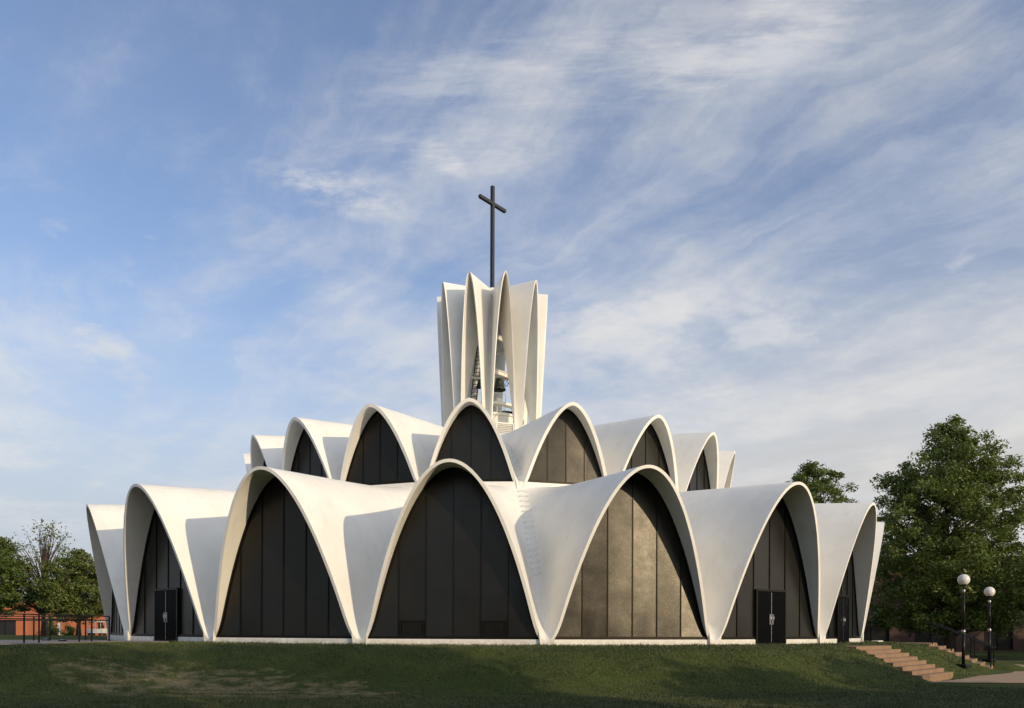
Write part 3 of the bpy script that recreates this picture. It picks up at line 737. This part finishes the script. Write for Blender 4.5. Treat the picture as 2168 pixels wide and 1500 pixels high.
# ------------------------------------------------------------------ trees
def tree(name, x, y, prof, seed, label, leaf='oakleaf', nclump=260, per=90, lsize=0.20, cr=0.62, trunk_r=0.3, fork=0.25, droop=0.0, sx=1.0, group=None, zb=None, nlimb=60, shellbias=0.45, holes=0.0, clear=0.0, twig=0.02):
    """prof: list of (z, radius) of the crown above the ground"""
    rs = np.random.RandomState(seed)
    z0 = float(ground_h(x, y)) if zb is None else zb
    e = tag(empty(name, (x, y, z0)), label, 'shrub' if name == 'shrub' else 'tree', group)
    pz = [p[0] for p in prof]; pr = [p[1] for p in prof]; H = pz[-1]
    # clump centres through the crown's volume
    C = []
    ph = rs.rand(6)*2*pi
    while len(C) < nclump:
        z = pz[0]+(H-pz[0])*rs.rand(); R = np.interp(z, pz, pr)
        if rs.rand() > (R/max(pr))**1.2+0.05: continue
        a = rs.rand()*2*pi
        lump = 1+0.10*sin(3*a+ph[0]+z*0.5)+0.09*sin(5*a+ph[1]-z*0.9)+0.07*sin(2*a+ph[2]+z*1.4)
        q = rs.rand()**shellbias*(1.14 if rs.rand() < 0.10 else 1.0)
        rr = R*lump*q
        p = np.array([rr*cos(a)*sx, rr*sin(a)*sx, z+rs.randn()*0.2-droop*(rr/max(pr))**2*1.2])
        if holes and sin(p[0]*1.3+ph[3])*sin(p[2]*1.1+ph[4])*sin(p[1]*1.2+ph[5]) > 1-holes: continue
        C.append(p)
    C = np.array(C)
    # trunk and limbs
    mb = MB(); tz = np.linspace(0, H*0.9, 9); jit = np.cumsum(rs.randn(9, 2)*0.06, 0)
    tp = [Vector((jit[i, 0]*i/4, jit[i, 1]*i/4, tz[i])) for i in range(9)]
    tr = [trunk_r*(1.35 if i == 0 else 1)*(1-0.92*i/8)+0.02 for i in range(9)]
    mb.tube(tp, tr, 9)
    for k in rs.choice(len(C), min(nlimb, len(C)), replace=False):
        c = Vector(C[k]); zh = max(pz[0]*0.7, c.z*(0.62 if not droop else 0.86)-0.4); zh = min(zh, H*0.86)
        i = min(7, int(zh/(H*0.9)*8)); f = zh/(H*0.9)*8-i; s = tp[i].lerp(tp[i+1], f); r0 = (tr[i]+(tr[i+1]-tr[i])*f)*0.42
        mid = s.lerp(c, 0.5)+Vector((rs.randn()*0.12, rs.randn()*0.12, 0.12+rs.rand()*0.25))
        mb.tube([s, s.lerp(mid, 0.5)+Vector((0, 0, 0.05)), mid, mid.lerp(c, 0.55), c], [r0, r0*0.75, r0*0.5+0.008, twig*1.3, twig*0.5], 5, cap=False)
    mb.build('trunk', 'bark', e)
    # leaves
    ncl = len(C); n = ncl*per
    ci = np.repeat(np.arange(ncl), per); rad = cr*(0.55+0.75*rs.rand(ncl))
    off = rs.randn(n, 3); off /= np.linalg.norm(off, axis=1, keepdims=True); off *= (rs.rand(n, 1)**0.5)
    off *= rad[ci][:, None]*np.array([1.1, 1.1, 0.78])
    off[:, 2] -= droop*0.3*np.hypot(off[:, 0], off[:, 1])
    c = C[ci]+off; s = lsize*(0.55+0.75*rs.rand(n))
    nrm = rs.randn(n, 3)*0.75+np.array([0, 0, 0.65])+off*0.5; nrm /= np.linalg.norm(nrm, axis=1, keepdims=True)
    t = np.cross(nrm, rs.randn(n, 3)); t /= np.linalg.norm(t, axis=1, keepdims=True); b = np.cross(nrm, t)
    V = np.empty((n, 4, 3)); V[:, 0] = c-t*s[:, None]; V[:, 1] = c+b*(s*0.42)[:, None]+nrm*(s*0.12)[:, None]
    V[:, 2] = c+t*s[:, None]; V[:, 3] = c-b*(s*0.42)[:, None]+nrm*(s*0.12)[:, None]
    if clear: pass
    me = bpy.data.meshes.new('crown'); me.vertices.add(n*4); me.vertices.foreach_set('co', V.ravel())
    me.loops.add(n*4); me.loops.foreach_set('vertex_index', np.arange(n*4)); me.polygons.add(n)
    me.polygons.foreach_set('loop_start', np.arange(n)*4); me.update(); me.validate(); me.materials.append(M[leaf])
    o = bpy.data.objects.new('crown', me); COL.objects.link(o); o.parent = e
    return e
TG = 'trees round the church'
tree('oak_tree', 33.9, 6.5, [(2.2, 3.4), (3.2, 5.7), (5.5, 6.2), (8.5, 5.8), (10.8, 5.4), (12.8, 4.5), (14.6, 3.4), (16.0, 1.7), (17.0, 0.8), (17.5, 0.3)], 3, 'large full oak tree with drooping lower branches right of the church', nclump=880, per=140, lsize=0.135, cr=0.74, droop=0.2, trunk_r=0.34, nlimb=150, shellbias=0.55, group=TG)
tree('oak_tree', 35.0, 33.5, [(6, 3.2), (10, 4.4), (14, 4.6), (17.2, 3.9), (19.0, 2.2), (20.2, 0.5)], 8, 'smaller oak crown showing above the right roof of the church', nclump=330, per=130, lsize=0.17, cr=0.75, trunk_r=0.3, shellbias=0.6, group=TG)
tree('maple_tree', -49.8, 28, [(2.2, 3.0), (4, 4.4), (6.5, 4.0), (8.5, 2.8), (10.0, 1.4), (11.0, 0.3)], 12, 'leafy tree at the left edge with a forked trunk', leaf='darkleaf', nclump=280, per=130, lsize=0.16, cr=0.75, trunk_r=0.3, group=TG)
tree('sparse_tree', -45.4, 30, [(3.0, 2.6), (5, 3.6), (8, 2.8), (10.0, 2.2), (11.4, 1.0)], 15, 'half bare tree with thin upright twigs left of the church', leaf='darkleaf', nclump=190, per=9, lsize=0.16, cr=0.8, trunk_r=0.2, nlimb=190, group=TG, twig=0.018)
tree('maple_tree', -40.6, 27.5, [(1.8, 2.2), (3.2, 3.5), (5.0, 3.3), (6.6, 2.2), (7.8, 1.2), (8.6, 0.3)], 21, 'bushy yellow green tree nearest the left side of the church', leaf='yellowleaf', nclump=210, per=130, lsize=0.15, cr=0.68, trunk_r=0.2, group=TG)

# trees standing behind and to the right of the viewer: their evening shade lies on the lawn and on the brick building
def off(p, q): cs, sn = cos(SUN_AZ), sin(SUN_AZ); return (p*cs+q*sn, p*sn-q*cs)
for k, (p, q, H, R) in enumerate(((-22.0, 46, 10.7, 3.4), (-28.5, 47, 13, 4.4), (-36, 46, 14, 4.8), (-45, 47, 14, 5.2), (-54, 47, 14, 5.2), (-13.5, 46, 6.2, 3.6), (-6.8, 45, 5.9, 3.2))):
    x_, y_ = off(p, q)
    tree('shade_tree', x_, y_, [(0.6, R*0.8), (H*0.3, R), (H*0.75, R*0.95), (H*0.95, R*0.7), (H*1.0, 0.3)], 40+k, 'round shade tree behind the viewer whose shade lies on the front lawn', leaf='darkleaf', nclump=260, per=40, lsize=0.36, cr=0.9, shellbias=0.5, nlimb=20, group='trees behind the viewer')
for k, (x_, y_, H, R) in enumerate(((54, -6, 14.5, 5.8), (62, 3, 15.5, 6.4), (71, 12, 15, 6), (46.5, -9, 11.0, 4.5))):
    tree('shade_tree', x_, y_, [(0.6, R*0.8), (H*0.3, R), (H*0.75, R*0.8), (H*1.0, 0.3)], 50+k, 'tall shade tree to the right of the view that shades the brick building', leaf='darkleaf', nclump=230, per=40, lsize=0.36, cr=1.1, shellbias=0.5, nlimb=20, group='trees right of the view')

# ------------------------------------------------------------------ brick buildings
def brick_house(name, label, x, y, rz, Wd, Dp, H, mat, openings, roofm=None, roof_h=0.0, zb=None, over=0.3):
    z0 = float(ground_h(x, y)) if zb is None else zb
    e = tag(empty(name, (x, y, z0), rz), label, 'building')
    # front wall at local y = 0 with real openings
    us = sorted({-Wd/2, Wd/2, *[o[0]-o[2]/2 for o in openings], *[o[0]+o[2]/2 for o in openings]})
    zs = sorted({-0.8, H, *[o[1] for o in openings], *[o[1]+o[3] for o in openings]})
    mb = MB()
    for a, b in zip(us, us[1:]):
        for c, d in zip(zs, zs[1:]):
            um_, zm = (a+b)/2, (c+d)/2
            if any(abs(um_-o[0]) < o[2]/2 and o[1] < zm < o[1]+o[3] for o in openings): continue
            mb.add([(a, 0, c), (b, 0, c), (b, 0, d), (a, 0, d)], [(0, 1, 2, 3)])
    for u, zb_, w_, h_ in openings:
        a, b, c, d, t = u-w_/2, u+w_/2, zb_, zb_+h_, 0.3
        mb.add([(a, 0, c), (b, 0, c), (b, 0, d), (a, 0, d), (a, t, c), (b, t, c), (b, t, d), (a, t, d)], [(0, 4, 5, 1), (1, 5, 6, 2), (2, 6, 7, 3), (3, 7, 4, 0)])
    a, b = -Wd/2, Wd/2
    mb.add([(a, 0, -0.8), (b, 0, -0.8), (b, Dp, -0.8), (a, Dp, -0.8), (a, 0, H), (b, 0, H), (b, Dp, H), (a, Dp, H)], [(1, 2, 6, 5), (2, 3, 7, 6), (3, 0, 4, 7)])
    mb.build('wall', mat, e)
    for u, zb_, w_, h_ in openings:
        m2 = MB(); m2.box((u, 0.27, zb_+h_/2), (w_-0.01, 0.03, h_-0.01)); wn = m2.build('window', 'vinyl' if 0.65 < w_ < 0.73 else 'dark', e)
        m2 = MB(); t = 0.07
        for sx in (-1, 1): m2.box((u+sx*(w_/2-t/2), 0.235, zb_+h_/2), (t, 0.05, h_-0.02))
        m2.box((u, 0.235, zb_+h_-t/2-0.01), (w_-2*t, 0.05, t)).box((u, 0.235, zb_+t/2+0.01), (w_-2*t, 0.05, t))
        if w_ > 1.6: m2.box((u, 0.235, zb_+h_/2), (0.06, 0.05, h_-2*t-0.02))
        m2.build('window_frame', 'frame', wn)
    r = MB()
    if roof_h > 0:
        r.add([(a-over, -over, H), (b+over, -over, H), (b+over, Dp+over, H), (a-over, Dp+over, H), (a-over, Dp/2, H+roof_h), (b+over, Dp/2, H+roof_h)], [(0, 1, 5, 4), (2, 3, 4, 5), (0, 4, 3), (1, 2, 5), (3, 2, 1, 0)])
    else: r.box((0, Dp/2, H+0.2), (Wd+2*over, Dp+2*over, 0.4))
    r.build('roof', roofm or mat, e)
    return e
ops = [(-9, 0.0, 3.2, 2.3), (-3.2, 0.2, 1.6, 2.1), (-1.6, 0.1, 0.7, 2.1), (4.1, 0.4, 0.75, 1.7), (6.7, 0.4, 0.75, 1.7), (9.3, 0.4, 0.75, 1.7), (11.9, 0.4, 0.75, 1.7)]
brick_house('brick_building', 'low red brick building behind the trees left of the church', -60.0, 62.0, 3*D2R, 44, 14, 4.5, 'brick', ops, zb=-0.75, over=0.05)
brick_house('brick_gable', 'red brick gable wing rising behind the half bare tree', -56.5, 66, 3*D2R, 7.5, 8, 3.6, 'brick', [], 'brick', 3.0, zb=-0.75, over=0.05)
ops = [(-9.6, 0.0, 3.2, 2.9), (-4.2, 0.0, 3.0, 2.9), (1.8, 0.2, 2.6, 3.2), (7.2, 0.2, 2.0, 3.2), (12.0, 0.2, 2.6, 3.2), (-7.0, 4.6, 2.2, 1.8), (0.0, 4.6, 2.2, 1.8), (7.0, 4.6, 2.2, 1.8), (14, 4.6, 2.2, 1.8)]
brick_house('brick_building', 'dark brown brick building with flat roof behind the large oak', 46.0, 22.0, -8*D2R, 40, 16, 8.6, 'brownbrick', ops, 'frame', 0, zb=-1.4, over=0.8)

# ------------------------------------------------------------------ golf cart
def golf_cart(x, y, rz):
    z = float(ground_h(x, y)); e = tag(empty('golf_cart', (x, y, z), rz), 'golf cart with white roof and pale weather cover parked left of the church', 'golf cart')
    mb = MB(); mb.box((0, 0, 0.42), (2.3, 1.15, 0.26), 0, 0.05).box((0.85, 0, 0.7), (0.5, 1.1, 0.4), 0, 0.1).box((-0.75, 0, 0.72), (0.75, 1.1, 0.42), 0, 0.08); mb.build('body', 'vinyl', e)
    mb = MB(); mb.box((-0.05, 0, 1.9), (1.9, 1.2, 0.09), 0, 0.04).box((-0.05, 0, 1.83), (1.8, 1.1, 0.06)); mb.build('roof', 'vinyl', e)
    mb = MB(); mb.box((-0.3, 0, 0.85), (0.55, 1.05, 0.16), 0, 0.05).box((-0.58, 0, 1.15), (0.12, 1.05, 0.5), 0, 0.04); mb.build('seat', 'dark', e)
    mb = MB()
    for px_, pxt in ((0.95, 0.75), (-0.9, -0.85)):
        for sy in (-1, 1): mb.tube([(px_, sy*0.53, 0.55), (pxt, sy*0.53, 1.82)], 0.022, 6)
    mb.build('roof_post', 'vinyl', e)
    mb = MB()
    for sy in (-1, 1):
        mb.add([(1.0, sy*0.57, 0.5), (-0.95, sy*0.57, 0.5), (-0.95, sy*0.57, 0.95), (1.0, sy*0.57, 0.8)], [(0, 1, 2, 3)])
        mb.box((-0.1, sy*0.57, 1.35), (0.05, 0.012, 0.9))
    mb.build('weather_cover', 'vinyl', e)
    for px_ in (0.78, -0.75):
        for sy in (-1, 1):
            m2 = MB(); ring = [(px_+0.19*cos(t), sy*0.5, 0.23+0.19*sin(t)) for t in np.linspace(0, 2*pi, 17)]
            m2.tube(ring, 0.05, 6).box((px_, sy*0.5, 0.23), (0.22, 0.08, 0.22)); m2.build('wheel', 'black', e)
    mb = MB(); mb.tube([(0.55, 0.25, 0.8), (0.3, 0.25, 1.15)], 0.02, 6).tube([(0.3+0.03*sin(t), 0.25+0.16*cos(t), 1.15+0.15*sin(t)) for t in np.linspace(0, 2*pi, 15)], 0.016, 5); mb.build('steering_wheel', 'black', e)
golf_cart(-53.2, 56.0, 174*D2R)

# ------------------------------------------------------------------ small things on the ground
for k, (x_, y_, lab) in enumerate(((-17.6, -17.2, 'small round ground light at the walkway edge in front of the railing posts'), (-19.3, -15.4, 'small round ground light on the far side of the walkway'))):
    e = tag(empty('ground_light', (x_, y_, -0.05)), lab, 'ground light', 'ground lights')
    mb = MB(); mb.lathe([(0.16, -0.05), (0.16, 0.05), (0.13, 0.07), (0.12, 0.05)], n=20); mb.build('light_ring', 'black', e)
    mb = MB(); mb.lathe([(0.12, 0.04), (0.09, 0.08), (0.02, 0.10)], n=20); mb.build('lens', 'steel', e)
mb = MB(); mb.box((0, 0, 0.02), (1.1, 0.35, 0.07), 0, 0.015); o = mb.build('splash_slab', 'trim', None, (21.6, -6.9, -0.06), 50*D2R)
tag(o, 'flat pale slab lying on the grass at the foot of the rightmost vault', 'slab')
for x_, y_, h_, lab in ((-57.6, 57.0, 1.5, 'small dark shrub at the left brick wall beside the wide window'), (-60.5, 58.5, 1.3, 'small dark shrub farther left at the red brick wall')):
    tree('shrub', x_, y_, [(0.1, 0.6), (0.5, 0.8), (h_, 0.4)], 77, lab, leaf='darkleaf', nclump=24, per=60, lsize=0.12, cr=0.4, trunk_r=0.05, nlimb=6, group='shrubs by the brick wall', zb=-0.55)
